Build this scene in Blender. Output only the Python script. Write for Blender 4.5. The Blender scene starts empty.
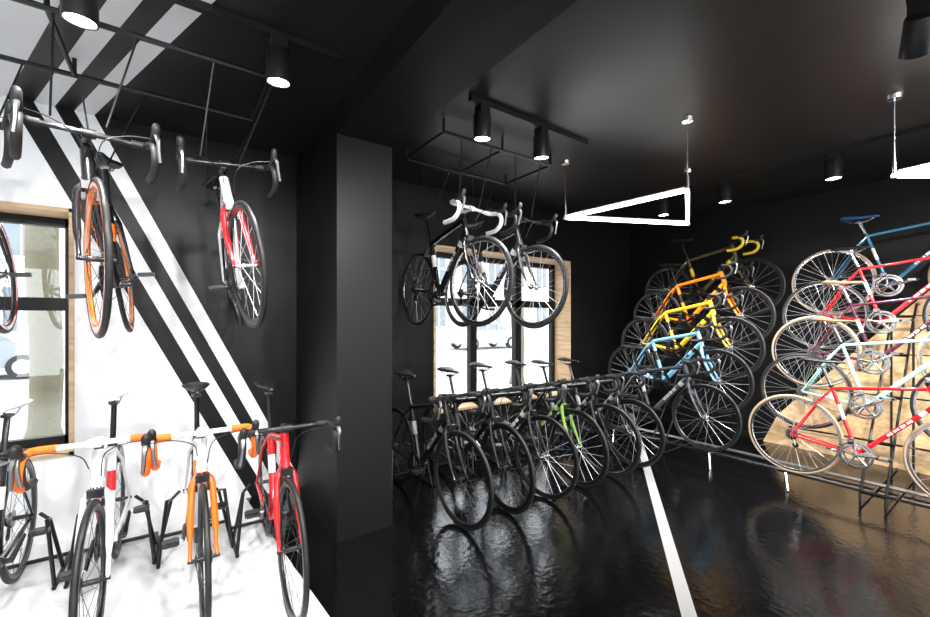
import bpy, math, random
from mathutils import Vector, Matrix
random.seed(4)
V=Vector
S=bpy.context.scene
COL=S.collection
S.view_settings.view_transform='Standard'
# ---------------------------------------------------------------- materials
MC={}
def pm(name,col,rough=.4,metal=0.,coat=0.,emit=None,es=0.,spec=.5):
    if name in MC: return MC[name]
    m=bpy.data.materials.new(name); m.use_nodes=True
    b=m.node_tree.nodes['Principled BSDF']
    b.inputs['Base Color'].default_value=(*col,1)
    b.inputs['Roughness'].default_value=rough
    b.inputs['Metallic'].default_value=metal
    b.inputs['Coat Weight'].default_value=coat
    b.inputs['Specular IOR Level'].default_value=spec
    if emit:
        b.inputs['Emission Color'].default_value=(*emit,1); b.inputs['Emission Strength'].default_value=es
    MC[name]=m; return m
def nd(m,t,**k):
    n=m.node_tree.nodes.new(t)
    for a,b in k.items(): setattr(n,a,b)
    return n
def mth(m,op,a,b=None,c=None):
    n=nd(m,'ShaderNodeMath',operation=op)
    for i,x in enumerate((a,b,c)):
        if x is None: continue
        if isinstance(x,(int,float)): n.inputs[i].default_value=x
        else: m.node_tree.links.new(x,n.inputs[i])
    return n.outputs[0]
def noisebump(m,scale,strength,rough=None,dist=.01):
    L=m.node_tree.links; b=m.node_tree.nodes['Principled BSDF']
    g=nd(m,'ShaderNodeNewGeometry')
    t=nd(m,'ShaderNodeTexNoise'); t.inputs['Scale'].default_value=scale; t.inputs['Detail'].default_value=4
    L.new(g.outputs['Position'],t.inputs['Vector'])
    bp=nd(m,'ShaderNodeBump'); bp.inputs['Strength'].default_value=strength; bp.inputs['Distance'].default_value=dist
    L.new(t.outputs['Fac'],bp.inputs['Height']); L.new(bp.outputs[0],b.inputs['Normal'])
    if rough:
        t2=nd(m,'ShaderNodeTexNoise'); t2.inputs['Scale'].default_value=rough[2]
        L.new(g.outputs['Position'],t2.inputs['Vector'])
        mr=nd(m,'ShaderNodeMapRange'); mr.inputs['To Min'].default_value=rough[0]; mr.inputs['To Max'].default_value=rough[1]
        L.new(t2.outputs['Fac'],mr.inputs['Value']); L.new(mr.outputs[0],b.inputs['Roughness'])
def xyz(m):
    g=nd(m,'ShaderNodeNewGeometry'); s=nd(m,'ShaderNodeSeparateXYZ')
    m.node_tree.links.new(g.outputs['Position'],s.inputs[0]); return s.outputs
DARK=(.005,.0051,.0055); WHITE=(.84,.85,.86)
def mixcol(m,fac,c1,c2,link=True):
    n=nd(m,'ShaderNodeMix',data_type='RGBA')
    if isinstance(c1,tuple): n.inputs[6].default_value=(*c1,1)
    else: m.node_tree.links.new(c1,n.inputs[6])
    n.inputs[7].default_value=(*c2,1)
    m.node_tree.links.new(fac,n.inputs[0]); 
    if link: m.node_tree.links.new(n.outputs[2],m.node_tree.nodes['Principled BSDF'].inputs['Base Color'])
    return n.outputs[2]
def stripefac(m,p):
    f1=mth(m,'LESS_THAN',p,-.86)
    a=mth(m,'MULTIPLY',mth(m,'GREATER_THAN',p,-.74),mth(m,'LESS_THAN',p,-.645))
    b=mth(m,'MULTIPLY',mth(m,'GREATER_THAN',p,-.55),mth(m,'LESS_THAN',p,-.45))
    return mth(m,'MAXIMUM',f1,mth(m,'MAXIMUM',a,b))
wallm=pm('wall_paint_graphic',DARK,.45,spec=.22)
o=xyz(wallm)
p=mth(wallm,'ADD',o[0],mth(wallm,'DIVIDE',mth(wallm,'SUBTRACT',o[2],2.85),2.08))
p=mth(wallm,'MAXIMUM',p,mth(wallm,'MULTIPLY',mth(wallm,'SUBTRACT',o[0],.88),100))
mixcol(wallm,stripefac(wallm,p),DARK,WHITE); noisebump(wallm,40,.05,(.4,.5,3))
ceilm=pm('ceiling_paint_graphic',DARK,.4,spec=.5)
o=xyz(ceilm)
p=mth(ceilm,'ADD',o[0],mth(ceilm,'MULTIPLY',mth(ceilm,'SUBTRACT',o[1],3.75),.36))
p=mth(ceilm,'MAXIMUM',p,mth(ceilm,'MULTIPLY',mth(ceilm,'SUBTRACT',o[0],.86),100))
mixcol(ceilm,stripefac(ceilm,p),(.0085,.0086,.009),WHITE); noisebump(ceilm,40,.04,(.38,.46,2))
darkm=pm('dark_wall_paint',DARK,.45,spec=.22); noisebump(darkm,40,.05,(.4,.5,3))
floorm=pm('floor_epoxy',DARK,.12)
o=xyz(floorm)
w=mth(floorm,'LESS_THAN',mth(floorm,'ADD',o[0],mth(floorm,'MULTIPLY',mth(floorm,'SUBTRACT',o[1],3.75),.0845)),.47)
ln=mth(floorm,'ADD',mth(floorm,'ADD',mth(floorm,'MULTIPLY',o[0],-.5865),mth(floorm,'MULTIPLY',o[1],.8101)),.392)
ln=mth(floorm,'LESS_THAN',mth(floorm,'ABSOLUTE',ln),.036)
c0=mixcol(floorm,ln,(.0025,.0025,.003),(.36,.36,.365),False)
mixcol(floorm,w,c0,(.8,.81,.82)); noisebump(floorm,24,.33,(.07,.15,2.5),.006)
whitem=pm('white_paint',WHITE,.5)
woodm=pm('birch_plywood',(.62,.42,.24),.55)
def woodify(m,c1,c2,sc):
    g=nd(m,'ShaderNodeNewGeometry'); mp=nd(m,'ShaderNodeMapping'); mp.inputs['Scale'].default_value=sc
    t=nd(m,'ShaderNodeTexNoise'); t.inputs['Scale'].default_value=3; t.inputs['Detail'].default_value=6
    r=nd(m,'ShaderNodeValToRGB'); r.color_ramp.elements[0].position=.3; r.color_ramp.elements[1].position=.7
    r.color_ramp.elements[0].color=(*c1,1); r.color_ramp.elements[1].color=(*c2,1)
    L=m.node_tree.links
    L.new(g.outputs['Position'],mp.inputs[0]); L.new(mp.outputs[0],t.inputs['Vector']); L.new(t.outputs['Fac'],r.inputs[0])
    L.new(r.outputs[0],m.node_tree.nodes['Principled BSDF'].inputs['Base Color'])
woodify(woodm,(.42,.27,.14),(.66,.47,.28),(1,1,9))
osbm=pm('osb_board',(.5,.33,.18),.6); woodify(osbm,(.55,.34,.15),(.85,.6,.34),(6,6,12))
blackm=pm('black_steel',(.008,.008,.0085),.35,spec=.35)
framem=pm('window_frame_black',(.006,.006,.0065),.45,spec=.25)
glassm=bpy.data.materials.new('window_glass'); glassm.use_nodes=True
nt=glassm.node_tree; nt.nodes.clear()
ou=nt.nodes.new('ShaderNodeOutputMaterial'); mx=nt.nodes.new('ShaderNodeMixShader'); tr=nt.nodes.new('ShaderNodeBsdfTransparent'); gl=nt.nodes.new('ShaderNodeBsdfGlossy')
gl.inputs['Roughness'].default_value=.02; mx.inputs[0].default_value=.05
nt.links.new(tr.outputs[0],mx.inputs[1]); nt.links.new(gl.outputs[0],mx.inputs[2]); nt.links.new(mx.outputs[0],ou.inputs[0])
# ---------------------------------------------------------------- mesh builder
class MB:
    def __init__(s): s.v=[];s.f=[];s.m=[];s.mats=[];s.T=None
    def mi(s,m):
        if m not in s.mats: s.mats.append(m)
        return s.mats.index(m)
    def add(s,vs,fs,mat):
        o=len(s.v); i=s.mi(mat)
        for v in vs:
            v=V(v); s.v.append(s.T@v if s.T else v)
        for f in fs: s.f.append([a+o for a in f]); s.m.append(i)
    def tube(s,pts,r,mat,seg=8,closed=False,cap=True,flat=None):
        pts=[V(p) for p in pts]; n=len(pts)
        rs=r if isinstance(r,(list,tuple)) else [r]*n
        vs=[];fs=[];u=None
        for i,p in enumerate(pts):
            if closed: t=pts[(i+1)%n]-pts[i-1]
            else: t=pts[min(i+1,n-1)]-pts[max(i-1,0)]
            t.normalize()
            if u is None:
                u=t.cross(V((0,0,1)))
                if u.length<.1: u=t.cross(V((0,1,0)))
                u.normalize()
            else:
                u=u-t*u.dot(t); u.normalize()
            w=t.cross(u)
            for k in range(seg):
                a=2*math.pi*k/seg
                vs.append(p+(u*math.cos(a)*(flat or 1)+w*math.sin(a))*rs[i])
        m=n if closed else n-1
        for i in range(m):
            for k in range(seg):
                a=i*seg+k;b=i*seg+(k+1)%seg;c=((i+1)%n)*seg+(k+1)%seg;d=((i+1)%n)*seg+k
                fs.append((a,b,c,d))
        if cap and not closed:
            fs.append(tuple(range(seg))[::-1]); fs.append(tuple(range((n-1)*seg,n*seg)))
        s.add(vs,fs,mat)
    def rev(s,prof,c,mat,seg=48,axis='y',loop=True):
        c=V(c);vs=[];fs=[];n=len(prof)
        for i in range(seg):
            a=2*math.pi*i/seg;ca,sa=math.cos(a),math.sin(a)
            for r,h in prof:
                if axis=='y': vs.append(c+V((r*ca,h,r*sa)))
                elif axis=='z': vs.append(c+V((r*ca,r*sa,h)))
                else: vs.append(c+V((h,r*ca,r*sa)))
        for i in range(seg):
            for k in range(n if loop else n-1):
                a=i*n+k;b=i*n+(k+1)%n;j=(i+1)%seg
                fs.append((a,b,j*n+(k+1)%n,j*n+k))
        s.add(vs,fs,mat)
    def box(s,c,sz,mat,ax=None):
        c=V(c);x,y,z=[k/2 for k in sz]
        A=ax or (V((1,0,0)),V((0,1,0)),V((0,0,1)))
        vs=[c+A[0]*(i*x)+A[1]*(j*y)+A[2]*(k*z) for i in(-1,1) for j in(-1,1) for k in(-1,1)]
        s.add(vs,[(0,1,3,2),(4,6,7,5),(0,4,5,1),(2,3,7,6),(0,2,6,4),(1,5,7,3)],mat)
    def bx(s,a,b,mat):
        s.box([(a[i]+b[i])/2 for i in range(3)],[abs(b[i]-a[i]) for i in range(3)],mat)
    def obj(s,name,M=None,smooth=40,parent=None,recalc=True):
        me=bpy.data.meshes.new(name); me.from_pydata([tuple(v) for v in s.v],[],s.f)
        for m in s.mats: me.materials.append(m)
        me.polygons.foreach_set('material_index',s.m)
        if recalc:
            import bmesh
            bm=bmesh.new(); bm.from_mesh(me); bmesh.ops.recalc_face_normals(bm,faces=bm.faces); bm.to_mesh(me); bm.free()
        if smooth:
            me.polygons.foreach_set('use_smooth',[True]*len(me.polygons))
            me.set_sharp_from_angle(angle=math.radians(smooth))
        me.update()
        o=bpy.data.objects.new(name,me); COL.objects.link(o)
        if M: o.matrix_world=M
        if parent: o.parent=parent
        return o
def crv(pts,n=5):
    pts=[V(p) for p in pts]; out=[]
    P=[pts[0]*2-pts[1]]+pts+[pts[-1]*2-pts[-2]]
    for i in range(1,len(P)-2):
        a,b,c,d=P[i-1:i+3]
        for k in range(n):
            t=k/n
            out.append(.5*((2*b)+(c-a)*t+(2*a-5*b+4*c-d)*t*t+(3*b-a-3*c+d)*t**3))
    out.append(pts[-1]); return out
# ---------------------------------------------------------------- room
CE=2.85
def boxobj(name,a,b,mat,smooth=0):
    m=MB(); m.bx(a,b,mat); return m.obj(name,smooth=smooth)
boxobj('floor',(-3.4,-3.7,-.12),(6,3.75,0),floorm)
boxobj('ceiling',(-3.4,-3.7,CE),(6,4.1,CE+.15),ceilm)
W1=(-2.75,-.55,.55,2.19); W2=(2.24,4.41,.45,2.25)
m=MB(); y0,y1=3.75,4.1
for a,b in ((-3.4,W1[0]),(W1[1],W2[0]),(W2[1],6.0)): m.bx((a,y0,-.12),(b,y1,CE),wallm)
for w in (W1,W2):
    m.bx((w[0],y0,-.12),(w[1],y1,w[2]),wallm); m.bx((w[0],y0,w[3]),(w[1],y1,CE),wallm)
m.obj('wall_back',smooth=0)
boxobj('wall_right',(5.8,-3.7,-.12),(6.1,3.75,CE),darkm)
boxobj('wall_left',(-3.5,-3.7,-.12),(-3.2,3.75,CE),whitem)
m=MB(); m.bx((-3.4,-3.9,-.12),(-2.6,-3.7,CE),darkm); m.bx((5.2,-3.9,-.12),(6,-3.7,CE),darkm); m.bx((-2.6,-3.9,2.5),(5.2,-3.7,CE),darkm)
m.bx((-2.6,-3.9,-.12),(5.2,-3.7,.3),darkm)
for x in (-.7,1.3,3.2): m.bx((x,-3.86,.3),(x+.08,-3.74,2.5),framem)
m.obj('wall_front',smooth=0)
boxobj('pillar',(.86,2.66,0),(1.25,3.75,CE),darkm)
boxobj('ceiling_beam',(.86,-3.7,2.666),(1.25,2.66,CE),darkm)
m=MB(); m.bx((1.25,3.735,0),(5.8,3.75,.07),blackm); m.obj('baseboard_back',smooth=0)
m=MB(); m.bx((5.785,-3.7,0),(5.8,3.735,.07),blackm); m.obj('baseboard_right',smooth=0)
def window(name,w,muls,transom):
    m=MB(); X0,X1,Z0,Z1=w; t=.025
    m.bx((X0,3.735,Z1-t),(X1,4.06,Z1),woodm); m.bx((X0,3.735,Z0),(X1,4.06,Z0+t),woodm)
    m.bx((X0,3.735,Z0),(X0+t,4.06,Z1),woodm); m.bx((X1-t,3.735,Z0),(X1,4.06,Z1),woodm)
    a,b,c,d=X0+t,X1-t,Z0+t,Z1-t; f=.06
    m.bx((a,4.0,c),(b,4.06,c+f),framem); m.bx((a,4.0,d-f),(b,4.06,d),framem)
    m.bx((a,4.0,c),(a+f,4.06,d),framem); m.bx((b-f,4.0,c),(b,4.06,d),framem)
    for x in muls: m.bx((x-.05,3.99,c),(x+.05,4.06,d),framem)
    m.bx((a,3.99,transom-.045),(b,4.06,transom+.045),framem)
    m.bx((a,4.028,c),(b,4.032,d),glassm)
    for x in muls: m.bx((x-.012,3.96,transom-.45),(x+.012,3.99,transom-.32),blackm)
    m.obj(name,smooth=0)
window('window_1',W1,[-1.65],1.56)
window('window_2',W2,[2.95,3.68],1.66)
m=MB(); pts=[(1.95,.0),(1.8,.35),(.6,1.75),(-1.4,1.75),(-1.4,0)]
x0,x1=5.755,5.784
vs=[(x0,y,z) for y,z in pts]+[(x1,y,z) for y,z in pts]; n=len(pts)
m.add(vs,[tuple(range(n)),tuple(range(n,2*n))[::-1]]+[(i,(i+1)%n,n+(i+1)%n,n+i) for i in range(n)],osbm)
m.obj('plywood_panel',smooth=0)
# ---------------------------------------------------------------- exterior
asph=pm('asphalt',(.35,.35,.36),.9); pave=pm('pavement',(.6,.59,.57),.9); stucco=pm('facade_stucco',(.62,.6,.56),.9)
noisebump(stucco,8,.3); dgl=pm('facade_glass',(.15,.18,.2),.1); bark=pm('tree_bark',(.12,.11,.07),.9); noisebump(bark,20,.8,dist=.03)
boxobj('street',(-40,8,-.3),(60,30,-.12),asph)
boxobj('sidewalk',(-40,4.1,-.3),(60,8,-.06),pave)
m=MB(); m.bx((-40,30,-.3),(60,31,9),stucco)
for i in range(30):
    for k in range(2):
        x=-38+i*3.1; z=.9+k*3.8
        m.bx((x,29.93,z),(x+1.3,30,z+2.2),dgl); m.bx((x-.12,29.85,z-.15),(x+1.42,30,z-.02),whitem); m.bx((x+.62,29.9,z),(x+.68,29.95,z+2.2),whitem)
m.obj('building_facade',smooth=0)
def tree(x,y):
    m=MB(); m.tube(crv([(x,y,-.05),(x+.03,y,1),(x-.02,y+.03,2.4),(x+.05,y,4.2)]),[.2]+[.15]*14+[.1],bark,10)
    for a in range(7):
        t=a*.9; m.tube(crv([(x,y,2.8+a*.2),(x+math.cos(t)*.7,y+math.sin(t)*.7,3.8+a*.2),(x+math.cos(t)*1.5,y+math.sin(t)*1.5,4.8+a*.2)]),.05,bark,6)
    m.obj('street_tree')
tree(-1.3,7); tree(6.6,7.2)
def car(x,y,colr):
    m=MB(); body=pm('car_paint_%d'%int(x),colr,.3,coat=.5); tyre=pm('tyre_rubber',(.02,.02,.02),.7)
    pr=[(-2.1,.35),(-2.15,.75),(-1.9,.95),(-1.1,1.0),(1.1,1.02),(1.95,.88),(2.1,.6),(2.05,.3)]
    cb=[(-1.65,.97),(-1.2,1.4),(-.4,1.48),(.45,1.42),(1.15,1.0)]
    def ex(pr,w0,w1,mat):
        n=len(pr); zs=[p[1] for p in pr]; lo,hi=min(zs),max(zs)
        vs=[]
        for sgn in(-1,1):
            for a,z in pr:
                t=(z-lo)/(hi-lo); vs.append((a,sgn*(w0+(w1-w0)*t),z))
        m.add(vs,[tuple(range(n)),tuple(range(n,2*n))[::-1]]+[(i,(i+1)%n,n+(i+1)%n,n+i) for i in range(n)],mat)
    ex(pr,.84,.86,body); ex(cb,.8,.62,dgl)
    ex([(-1.2,1.38),(-1.1,1.45),(-.4,1.52),(.4,1.46),(.5,1.4)],.66,.6,body)
    for px in(-.35,.45): m.bx((px-.04,-.8,.98),(px+.04,.8,1.38),body)
    for a in(-1.3,1.3):
        for s_ in(-1,1):
            m.rev([(.0,-.1),(.32,-.1),(.33,0),(.32,.1),(0,.1)],(a,s_*.78,.33),tyre,24,loop=False)
            m.rev([(.0,-.11),(.19,-.11),(.19,.11),(0,.11)],(a,s_*.78,.33),pm('alloy',(.6,.6,.6),.3,1),24,loop=False)
    m.obj('parked_car',Matrix.Translation((x,y,-.12)))
car(-4.6,16.5,(.25,.27,.3)); car(14,18,(.6,.63,.66))
# ---------------------------------------------------------------- bicycle
tyreb=pm('tyre_black',(.009,.009,.009),.5); tyretan=pm('tyre_tan',(.42,.3,.2),.6)
silver=pm('polished_alloy',(.8,.81,.83),.22,1); blk=pm('component_black',(.008,.008,.009),.28); rub=pm('rubber_black',(.012,.012,.012),.55)
spk=pm('spoke_steel',(.7,.7,.72),.35,.8); spkb=pm('spoke_black',(.04,.04,.04),.35,.5)
chn=pm('chain_steel',(.3,.3,.3),.35,1)
def paint(c): 
    return pm('paint_%02x%02x%02x'%tuple(int(k*255) for k in c),c,.22,coat=.7)
def wheel(m,c,R,rim,tyre,depth,ns,sm,accent=None):
    tr=.012; n=8
    m.rev([(R-tr+tr*math.cos(2*math.pi*k/n),tr*math.sin(2*math.pi*k/n)) for k in range(n)],c,tyre,56)
    a=R-.021
    m.rev([(a,.0105),(a-.013,.011),(a-depth*.7,.009),(a-depth,.003),(a-depth,-.003),(a-depth*.7,-.009),(a-.013,-.011),(a,-.0105)],c,rim,56)
    if accent:
        for s_ in(-1,1):
            m.rev([(a-depth*.1,s_*.0112),(a-depth*.1,s_*.0122),(a-depth*.7,s_*.0108),(a-depth*.7,s_*.0098)],c,accent,56)
    m.rev([(0,-.05),(.009,-.05),(.009,-.036),(.024,-.034),(.024,-.03),(.012,-.027),(.012,.027),(.024,.03),(.024,.034),(.009,.036),(.009,.05),(0,.05)],c,silver if sm is spk else blk,16,loop=False)
    c=V(c)
    for i in range(ns):
        a1=2*math.pi*i/ns; s_=1 if i%2 else -1
        off=(1 if (i//2)%2 else -1)*1.1
        a0=a1+off
        rr=R-.02-depth
        p0=c+V((.022*math.cos(a0),s_*.032,.022*math.sin(a0))); p1=c+V((rr*math.cos(a1),0,rr*math.sin(a1)))
        m.tube([p0,p1],.0013,sm,3,cap=False)
def saddle(m,c,mat,rail):
    xs=[-.135,-.125,-.1,-.05,0,.05,.1,.135,.145]; hw=[.033,.064,.079,.072,.048,.03,.022,.016,.006]; zt=[.0,.008,.012,.008,.002,.0,.0,-.002,-.008]
    th=[.012,.034,.048,.045,.038,.032,.027,.022,.008]
    vs=[];fs=[];n=10;c=V(c)
    for x,w,z,t in zip(xs,hw,zt,th):
        for k in range(n):
            a=2*math.pi*k/n; s_=math.sin(a)
            vs.append(c+V((x,w*math.cos(a),z+(t*.35*s_ if s_>0 else t*.65*s_*(abs(math.cos(a))*.6+.4)))))
    for i in range(len(xs)-1):
        for k in range(n):
            fs.append((i*n+k,i*n+(k+1)%n,(i+1)*n+(k+1)%n,(i+1)*n+k))
    fs.append(tuple(range(n))); fs.append(tuple(range((len(xs)-1)*n,len(xs)*n)))
    m.add(vs,fs,mat)
    for s_ in(-1,1):
        m.tube(crv([c+V((-.1,s_*.03,-.015)),c+V((-.05,s_*.022,-.042)),c+V((.04,s_*.022,-.042)),c+V((.11,s_*.008,-.012))],3),.0035,rail,5)
def bike(front,head,z=0,fc=(.02,.02,.02),ac=(.6,.6,.6),fork=None,tape=(.012,.012,.012),sad=(.012,.012,.012),classic=False,deep=.03,rim=None,tyre=None,rimacc=None,sp=None,ns=20,steer=0,pitch=0,roll=0,sh=.0,comp=None,stemc=None,tp0=6):
    m=MB(); R=.335; wb=.985
    F=paint(fc); A=paint(ac); FK=paint(fork) if fork else F; TP=pm('tape_%02x%02x%02x'%tuple(int(k*255) for k in tape),tape,.55); SD=pm('saddle_%02x%02x%02x'%tuple(int(k*255) for k in sad),sad,.45)
    CP=comp or (silver if classic else blk); sp=sp or (spk if classic else spkb); rim=rim or (silver if classic else blk); tyre=tyre or tyreb
    if classic: deep=.014; ns=32
    k=.78 if classic else 1.25
    def P(x,z,y=0): return V((x-wb/2,y,z))
    hub=P(0,R); bb=P(.41,.27); sd=V((-.292,0,.956)); fd=V((.956,0,.292))
    st=bb+sd*(.53 if classic else .49); sc=bb+sd*(.755+sh)
    fh=P(wb,R); ax=fh-fd*.045; crown=ax+sd*.37; hb=ax+sd*.385; htop=hb+sd*.165
    rt,rd,rs=.0165*k,.021*k,.0165*k
    m.tube([bb,st],rs,F,10); m.tube([st,sc-V((0,0,.035))],.0135,CP,8)
    m.rev([(.0155*k+.003,-.012),(.0155*k+.003,.008)],st,blk,10,'z',loop=False)
    m.tube([hb,htop],.019*k,F,12); m.tube([htop,htop+sd*.025],.018,blk,10); m.tube([hb-sd*.012,hb],.02*k,blk,12)
    tta=hb+sd*.14; ttb=st-sd*.02; m.tube([tta,ttb],rt,F,10)
    dta=hb+sd*.03; m.tube([dta,dta.lerp(bb,.5),bb],[rd,rd*1.05,rd],F,10)
    d=(bb-dta).normalized(); nn=d.cross(V((0,1,0)))
    m.tube([dta.lerp(bb,.12),dta.lerp(bb,.2)],rd*1.06,A,10,cap=False)
    m.tube([bb.lerp(st,.5),bb.lerp(st,.72)],rs*1.06,A,10,cap=False)
    # lettering-like panel of uneven narrow marks on the down tube
    lw=[.012,.02,.01,.022,.014,.02,.012,.018]; q0=.3
    for i,l_ in enumerate(lw):
        q=dta.lerp(bb,q0); q0+=l_/.6+.014
        for s_ in(-1,1): m.box(q+V((0,s_*rd*1.03,0)),(l_,.003,rd*(.9 if i%3 else 1.15)),A,(d,V((0,1,0)),nn))
    m.tube([bb+V((0,-.036,0)),bb+V((0,.036,0))],.022,F,12)
    for s_ in(-1,1):
        y=V((0,s_*.055,0)); 
        m.tube([bb+V((-.02,s_*.02,0)),hub.lerp(bb,.6)+V((0,s_*.04,0)),hub+y],[.011*k+.002,.0095*k+.001,.007],F,7)
        m.tube([st-sd*.03+V((-.008,s_*.012,0)),hub.lerp(st,.75)+V((0,s_*.036,0)),hub+y],[.008*k+.001,.0075*k,.006],F,7)
        m.tube([hub+V((0,s_*.05,0)),hub+V((0,s_*.068,0))],.009,CP,8)
    q=hub+(st-hub).normalized()*(R+.025); m.box(q+V((-.02,0,0)),(.025,.06,.04),CP)
    wheel(m,hub,R,rim,tyre,deep,ns,sp,rimacc)
    cy=-.048
    m.rev([(.098,cy-.002),(.104,cy-.001),(.104,cy+.002),(.086,cy+.002),(.086,cy-.002)],bb,CP if classic else blk,36)
    m.rev([(.076,cy+.008),(.08,cy+.009),(.08,cy+.011),(.066,cy+.011),(.066,cy+.008)],bb,CP,30)
    for i in range(5):
        a=2*math.pi*i/5+.4; m.tube([bb+V((0,cy-.004,0)),bb+V((.09*math.cos(a),cy,.09*math.sin(a)))],[.012,.006],CP,6)
    ca=-.5+random.random()*1.2
    for s_ in(-1,1):
        dr=V((math.cos(ca),0,math.sin(ca)))*(-s_)
        b0=bb+V((0,s_*.062,0)); b1=b0+dr*.17+V((0,s_*.012,0))
        m.tube([bb+V((0,s_*.03,0)),b0+V((0,s_*.008,0))],.015,CP,8)
        m.tube([b0,b1],[.0135,.009],CP,7)
        pc=b1+V((0,s_*.055,0)); m.tube([b1,pc],.005,silver,6); m.box(pc,(.085,.06,.014),blk); m.box(pc,(.05,.075,.02),CP)
    for i in range(6): 
        m.rev([(.012,-.020-i*.004),(.026+.004*(5-i),-.020-i*.004),(.026+.004*(5-i),-.0215-i*.004),(.012,-.0215-i*.004)],hub,chn,20)
    rc=.036
    m.tube([bb+V((0,cy+.002,.1)),hub+V((0,-.034,rc))],.0032,chn,5); 
    jp=hub+V((.03,-.036,-.085)); jp2=hub+V((.015,-.034,-.035))
    m.tube([bb+V((0,cy+.002,-.1)),jp+V((0,0,-.02))],.0032,chn,5)
    for q,r_ in((jp,.022),(jp2,.018)): m.rev([(0,-.004),(r_,-.004),(r_,.004),(0,.004)],q,blk,14,loop=False)
    m.tube([jp2,jp],.008,CP,6); m.tube([hub+V((0,-.06,-.01)),jp2],.009,CP,6)
    m.box(bb+sd*.1+V((0,-.04,0)),(.04,.02,.05),CP)
    saddle(m,sc,SD,silver if classic else blk); m.box(sc+V((.0,0,-.045)),(.05,.04,.018),CP)
    if steer:
        m.T=Matrix.Translation(ax)@Matrix.Rotation(steer,4,sd)@Matrix.Translation(-ax)
    for s_ in(-1,1):
        m.tube(crv([crown+V((0,s_*.012,.004)),crown+V((.006,s_*.04,-.03))-sd*.01,(crown.lerp(ax,.5))+V((.003,s_*.05,0)),fh.lerp(crown,.12)+V((-.012,s_*.052,0)),fh+V((0,s_*.054,0))],3),[.013*k+.002]*4+[.012*k]*4+[.009]*5 if not classic else .0095,FK,8)
        m.tube([fh+V((0,s_*.045,0)),fh+V((0,s_*.064,0))],.008,CP,8)
    m.tube([crown-sd*.006,crown+sd*.018],.02*k,FK,12)
    m.box(crown+fd*.03+V((0,0,-.012)),(.025,.06,.035),CP)
    for s_ in(-1,1): m.box(crown+fd*.012+V((.01,s_*.025,-.055)),(.022,.012,.03),CP)
    wheel(m,fh,R,rim,tyre,deep,ns,sp,rimacc)
    s0=htop+sd*.04; cl=s0+V((.1,0,.012 if not classic else .0))
    SM=paint(stemc) if stemc else CP
    m.tube([htop,s0+sd*.016],.0165 if not classic else .0115,SM,10); m.tube([s0,cl],.0155 if not classic else .012,SM,10)
    m.tube([cl+V((0,-.024,0)),cl+V((0,.024,0))],.0205,SM,10)
    for s_ in(-1,1):
        rel=[(0,0,0),(0,.1,0),(.0,.185,0),(.03,.208,-.003),(.08,.212,-.012),(.112,.214,-.048),(.106,.216,-.096),(.064,.218,-.132),(.01,.219,-.143),(-.045,.22,-.145)]
        pts=crv([cl+V((a,s_*b,c)) for a,b,c in rel],4)
        m.tube(pts[:tp0+1],.0125,SM if stemc else CP,8); m.tube(pts[tp0:],.0168,TP,8)
        h0=cl+V((.075,s_*.213,-.004))
        m.tube(crv([h0+V((-.02,0,-.006)),h0+V((.02,0,.004)),h0+V((.06,0,.02)),h0+V((.078,0,.05)),h0+V((.072,0,.064))],3),[.012]+[.0165]*9+[.015,.012,.008],rub,8)
        m.tube(crv([h0+V((.066,0,.02)),h0+V((.09,s_*.003,-.01)),h0+V((.082,s_*.006,-.06)),h0+V((.07,s_*.012,-.105))],3),[.008]*4+[.006]*6,CP if classic else chn,6,flat=1.3)
        m.tube(crv([h0+V((.03,-s_*.01,.01)),cl+V((.08,s_*.12,.0)),cl+V((.05,s_*.04,-.04)),crown+fd*.04+V((0,s_*.02,.06 if s_>0 else .1))],4),.0024,blk,5)
    h=V((head[0],head[1],0)).normalized()
    o=V((front[0],front[1],z))-h*wb/2
    M=Matrix.Translation(o)@Matrix.Rotation(math.atan2(h.y,h.x),4,'Z')@Matrix.Rotation(pitch,4,'Y')@Matrix.Translation((0,0,R))@Matrix.Rotation(roll,4,'X')@Matrix.Translation((0,0,-R))
    return m.obj('road_bicycle',M,smooth=45,recalc=True)
N=(0,-1)
BK=(.008,.008,.009); WH=(.8,.8,.8); OR=(.95,.17,.01); RD=(.65,.012,.018)
HZ=1.37
# hanging left
bike((-.77,2.36),(.03,-1),HZ,fc=BK,ac=RD,fork=RD,deep=.03,rimacc=paint(RD),steer=.3,roll=.08)
bike((-.28,2.30),(-.02,-1),HZ,fc=BK,ac=OR,fork=BK,deep=.04,rim=paint((1,.22,.015)),tyre=tyreb,steer=.25,sp=spkb,roll=.1)
bike((.30,2.44),(-.04,-1),HZ+.03,fc=WH,ac=RD,fork=RD,deep=.03,sp=spk,steer=.14,roll=.17)
# floor left
bike((-.72,2.36),N,0,fc=BK,ac=WH,sad=WH,tape=BK,fork=BK)
bike((-.29,2.34),N,0,fc=WH,ac=RD,sad=WH,tape=OR,fork=WH,steer=-.03,stemc=WH,sh=.02,tp0=5)
bike((.11,2.27),N,0,fc=WH,ac=OR,sad=BK,tape=OR,fork=OR,sh=.03,stemc=WH,tp0=5)
bike((.46,2.12),(-.05,-1),0,fc=RD,ac=WH,sad=BK,tape=BK,fork=RD,sh=.03,steer=.03)
# middle row
cf=[BK,BK,(.02,.02,.022),(.02,.025,.02),BK,(.03,.033,.038)]; acs=[(.2,.2,.22),(.05,.05,.05),WH,(.35,.6,.12),(.2,.2,.2),(.4,.4,.4)]
for i in range(6):
    bike((1.635+.413*i,2.36),(random.uniform(-.03,.03),-1),0,fc=cf[i],ac=acs[i],fork=(.22,.42,.07) if i==3 else None,steer=random.uniform(-.08,.08),sp=spk if i in(2,3,5) else spkb,deep=.03 if i%2 else .022,sh=random.uniform(-.01,.02))
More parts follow.
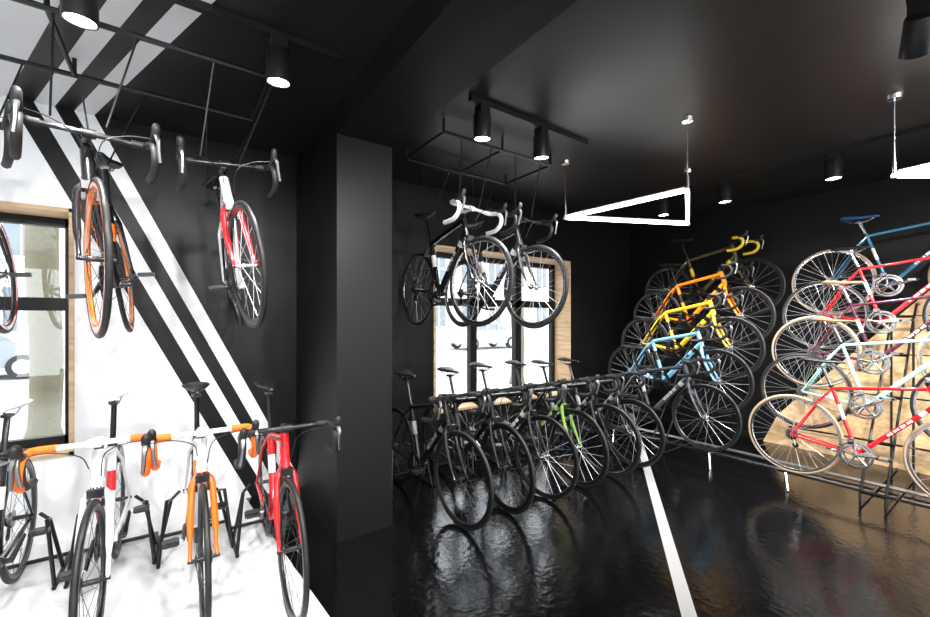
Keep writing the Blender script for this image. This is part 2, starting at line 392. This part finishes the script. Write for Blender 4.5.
# hanging middle
bike((1.82,2.40),(-.03,-1),HZ+.03,fc=BK,ac=WH,tape=WH,deep=.022,rim=silver,sp=spk,steer=.15,ns=24,stemc=WH)
bike((2.34,2.36),(.0,-1),HZ+.01,fc=(.03,.03,.035),ac=WH,tape=BK,deep=.03,rim=silver,sp=spk,steer=.08,ns=24)
# tiered columns
colE=[dict(fc=(.05,.055,.065),ac=(.5,.5,.5),deep=.022,sp=spk),
      dict(fc=(.2,.47,.66),ac=BK,fork=(.2,.47,.66),deep=.025,sp=spk),
      dict(fc=(.8,.5,.03),ac=BK,fork=(.8,.5,.03),deep=.03,sp=spk,tape=BK),
      dict(fc=(.95,.25,.01),ac=BK,fork=(.95,.25,.01),deep=.025,sp=spk,tape=BK),
      dict(fc=(.08,.07,.03),ac=(.85,.6,.02),tape=(.85,.6,.03),deep=.03,sp=spk)]
colF=[dict(fc=(.62,.01,.02),ac=WH,sad=BK,tape=BK,sh=-.02),
      dict(fc=(.38,.74,.62),ac=WH,fork=WH,sad=(.2,.1,.04),tape=WH,sh=-.03),
      dict(fc=(.07,.012,.03),ac=WH,sad=(.3,.2,.12),tape=BK,fork=(.07,.012,.03),sh=-.03),
      dict(fc=(.6,.015,.02),ac=WH,sad=BK,tape=WH,sh=-.03),
      dict(fc=(.04,.17,.3),ac=WH,sad=(.02,.08,.2),tape=(.04,.17,.3),sh=-.05)]
for k in range(5):
    X=4.33+.28*k; Z=.14+.34*k
    bike((X,1.965),N,Z,**colE[k])
    bike((X,.265),N,Z,classic=True,tyre=tyretan if k in(0,2,4) else tyreb,**colF[k])
# ---------------------------------------------------------------- tiered racks
def rack(fy):
    m=MB(); 
    for q in (fy+.42,fy+.56):
        m.tube([(4.33,q,.012),(4.33,q,.11),(5.45,q,1.46),(5.62,q,1.60),(5.74,q,1.60)],.009,blackm,8)
        m.tube([(4.33,q,.012),(5.7,q,.012)],.009,blackm,8); m.tube([(5.45,q,.02),(5.45,q,1.46)],.009,blackm,8)
    for k in range(5):
        X=4.33+.28*k; Z=.14+.34*k-.012
        m.bx((X-.016,fy-.12,Z-.003),(X+.016,fy+1.1,Z),blackm)
        for s_ in(-1,1): m.bx((X+s_*.016-.002,fy-.12,Z-.003),(X+s_*.016+.002,fy+1.1,Z+.006),blackm)
        m.tube([(X,fy+.42,Z-.01),(X,fy+.56,Z-.01)],.009,blackm,6)
    for q in (fy-.05,fy+1.03):
        for s_ in(-1,1): m.tube([(4.33+s_*.022,q,.13),(4.33+s_*.09,q+s_*.04,.008)],.008,silver,6)
    m.obj('tiered_bicycle_rack')
rack(1.965); rack(.265)
m=MB(); m.tube([(4.95,-.9,.03),(4.95,3.3,.03)],.016,pm('brushed_rail',(.5,.5,.5),.35,1),8)
for y in(-.8,1.6,3.2): m.box((4.95,y,.012),(.08,.06,.024),blackm)
m.obj('floor_rail')
# ---------------------------------------------------------------- floor stands
def stand(x,ry,mat=blackm):
    m=MB(); 
    for s_ in(-1,1):
        m.tube(crv([(x+s_*.19,ry-.28,.012),(x+s_*.19,ry+.14,.012)],2),.011,mat,7)
        m.tube([(x+s_*.19,ry-.05,.012),(x+s_*.13,ry-.03,.3),(x+s_*.085,ry,.335)],.01,mat,7)
        m.tube([(x+s_*.19,ry-.26,.012),(x+s_*.15,ry-.2,.36),(x+s_*.13,ry-.03,.3)],.01,mat,7)
    m.tube([(x-.19,ry+.13,.012),(x+.19,ry+.13,.012)],.011,mat,7); 
    m.obj('bicycle_floor_stand')
for x,fy in ((-.72,2.36),(-.29,2.34),(.11,2.27),(.50,2.13)): stand(x,fy+.985)
for i in range(6): stand(1.635+.413*i,3.345)
# ---------------------------------------------------------------- hanging frames
def hangframe(x0,x1,xs,zb,n):
    m=MB(); Z=2.76; ya,yb=2.42,3.0
    for y in (ya,yb): m.tube([(x0,y,Z),(x1,y,Z)],.013,blackm,6)
    for i in range(n):
        x=x0+(x1-x0)*i/(n-1); m.tube([(x,ya,Z),(x,yb,Z)],.011,blackm,6)
        for y in(ya,yb): m.tube([(x,y,Z),(x,y,2.85)],.01,blackm,6)
    for x,fy,lean in xs:
        hb=fy+.985-.877+.03; sx=fy+.985-.23; L_=lean*.6
        for s_ in(-1,1):
            m.tube([(x+s_*.14,yb,Z),(x-L_+s_*.03,sx,zb+.94)],.0045,blackm,5)
            m.tube([(x+s_*.14,ya,Z),(x-L_+s_*.09,hb-.02,zb+.92)],.0045,blackm,5)
    m.obj('ceiling_bicycle_hanger')
hangframe(-1.3,.42,[(-.77,2.36,.08),(-.28,2.30,.1),(.30,2.44,.17)],HZ+.02,3)
hangframe(1.53,2.6,[(1.82,2.40,0),(2.34,2.36,0)],HZ+.02,3)
# ---------------------------------------------------------------- lights
LM=1.22
lens=pm('lamp_lens',(1,1,1),.3,emit=(1,.98,.95),es=25)
tubem=pm('led_tube',(1,1,1),.3,emit=(1,.99,.97),es=20)
def spotfix(x,y,target,power,size=75,ztop=CE,drop=.16):
    m=MB(); m.bx((x-.035,y-.035,ztop-.11),(x+.035,y+.035,ztop-.036),blackm)
    c=V((x,y,ztop-drop)); d=(V(target)-c).normalized()
    m.tube([(x,y,ztop-.1),c+V((0,0,.02))],.012,blackm,8)
    q=d.to_track_quat('-Z','Y').to_matrix().to_4x4()
    m.T=Matrix.Translation(c)@q
    m.rev([(0,.07),(.052,.07),(.056,.064),(.056,-.085),(.05,-.085),(.048,-.075),(0,-.075)],(0,0,0),blackm,28,'z',loop=False)
    m.rev([(0,-.073),(.047,-.073),(.047,-.081),(0,-.081)],(0,0,0),lens,28,'z',loop=False)
    m.T=None
    ob=m.obj('track_spotlight',recalc=True)
    l=bpy.data.lights.new('spot_bulb','SPOT'); l.energy=power*LM; l.spot_size=math.radians(size); l.spot_blend=.7; l.shadow_soft_size=.045; l.color=(1,.97,.94)
    lo=bpy.data.objects.new('spot_bulb',l); COL.objects.link(lo)
    lo.matrix_world=Matrix.Translation(c+d*.1)@q; lo.parent=ob
def track(a,b):
    m=MB(); m.bx((min(a[0],b[0])-.017,min(a[1],b[1])-.017,CE-.035),(max(a[0],b[0])+.017,max(a[1],b[1])+.017,CE-.0005),blackm); m.obj('lighting_track',smooth=0)
track((-1.2,2.15),(.7,2.15))
spotfix(-.3,2.15,(-.3,2.3,.5),80,95); spotfix(.41,2.15,(.45,2.3,.5),80,95)
track((1.52,2.07),(2.61,2.07))
spotfix(1.6,2.07,(1.75,2.3,.0),110,90); spotfix(2.13,2.07,(2.4,2.3,0),110,90)
track((4.4,-1.2),(4.4,2.6))
for y in(2.43,1.81,1.0,.1): spotfix(4.4,y,(4.45,y-.05,.6),130,120)
track((2.6,-2.2),(2.6,.33))
spotfix(2.62,.31,(4.6,.9,.7),220,80); spotfix(2.6,-.5,(4.9,.5,.8),250,80); spotfix(2.6,-1.3,(4.6,1.6,.9),260,70)  # last two spots are unseen, added as fill for the tiered bikes
track((-1.2,.7),(.7,.7))  # unseen track and its spots, added to brighten the left bikes
spotfix(-.8,.7,(-.5,2.8,1.2),110,85); spotfix(.0,.7,(0,2.9,1.2),110,85); spotfix(.6,.7,(.4,2.8,.9),110,85)
track((1.35,.0),(2.2,.0))  # out-of-view track and spots added to light the middle bikes
spotfix(1.45,.0,(1.8,2.5,1.2),180,80); spotfix(2.1,.0,(3.1,2.5,.6),190,80)
def tri(P3,z,hang):
    m=MB(); P3=[V((x,y,z)) for x,y in P3]; pw=pm('pendant_white',(.6,.6,.6),.4)
    for i in range(3):
        a,b=P3[i],P3[(i+1)%3]; d=(b-a).normalized()
        m.tube([a+d*.012,b-d*.012],.0135,tubem,10); m.tube([a+V((0,0,.02))+d*.02,b+V((0,0,.02))-d*.02],.009,pw,6)
        m.tube([a-d*.012,a+d*.014],.015,pw,8)
    for i in hang:
        p=P3[i]; m.tube([p,(p.x,p.y,CE-.02)],.003,silver,5); m.rev([(0,-.025),(.035,-.025),(.04,0),(0,0)],(p.x,p.y,CE-.001),silver,16,'z',loop=False)
        m.tube([p+V((0,0,.01)),p+V((0,0,.1))],.011,silver,8)
    m.obj('triangular_pendant_light')
tri([(2.81,2.44),(2.9,1.43),(3.92,1.93)],2.35,(0,1,2))
tri([(3.66,.54),(4.5,-.05),(3.5,-.5)],2.35,(0,1,2))
tri([(-.4,-1.2),(.6,-1.2),(.1,-2.1)],2.35,(0,1,2))  # extra pendant behind the camera, added for fill light
# ---------------------------------------------------------------- world, camera
w=bpy.data.worlds.new('overcast_sky'); S.world=w; w.use_nodes=True
bg=w.node_tree.nodes['Background']; bg.inputs[0].default_value=(.88,.94,1,1); bg.inputs[1].default_value=5.5
cam=bpy.data.cameras.new('camera'); co=bpy.data.objects.new('camera',cam); COL.objects.link(co); S.camera=co
cam.sensor_width=36; cam.lens=410/930*36; cam.shift_y=11.5/930; cam.clip_start=.02
co.location=(0,0,1.45)
co.rotation_euler=(math.radians(90),0,-math.atan2(290,410))
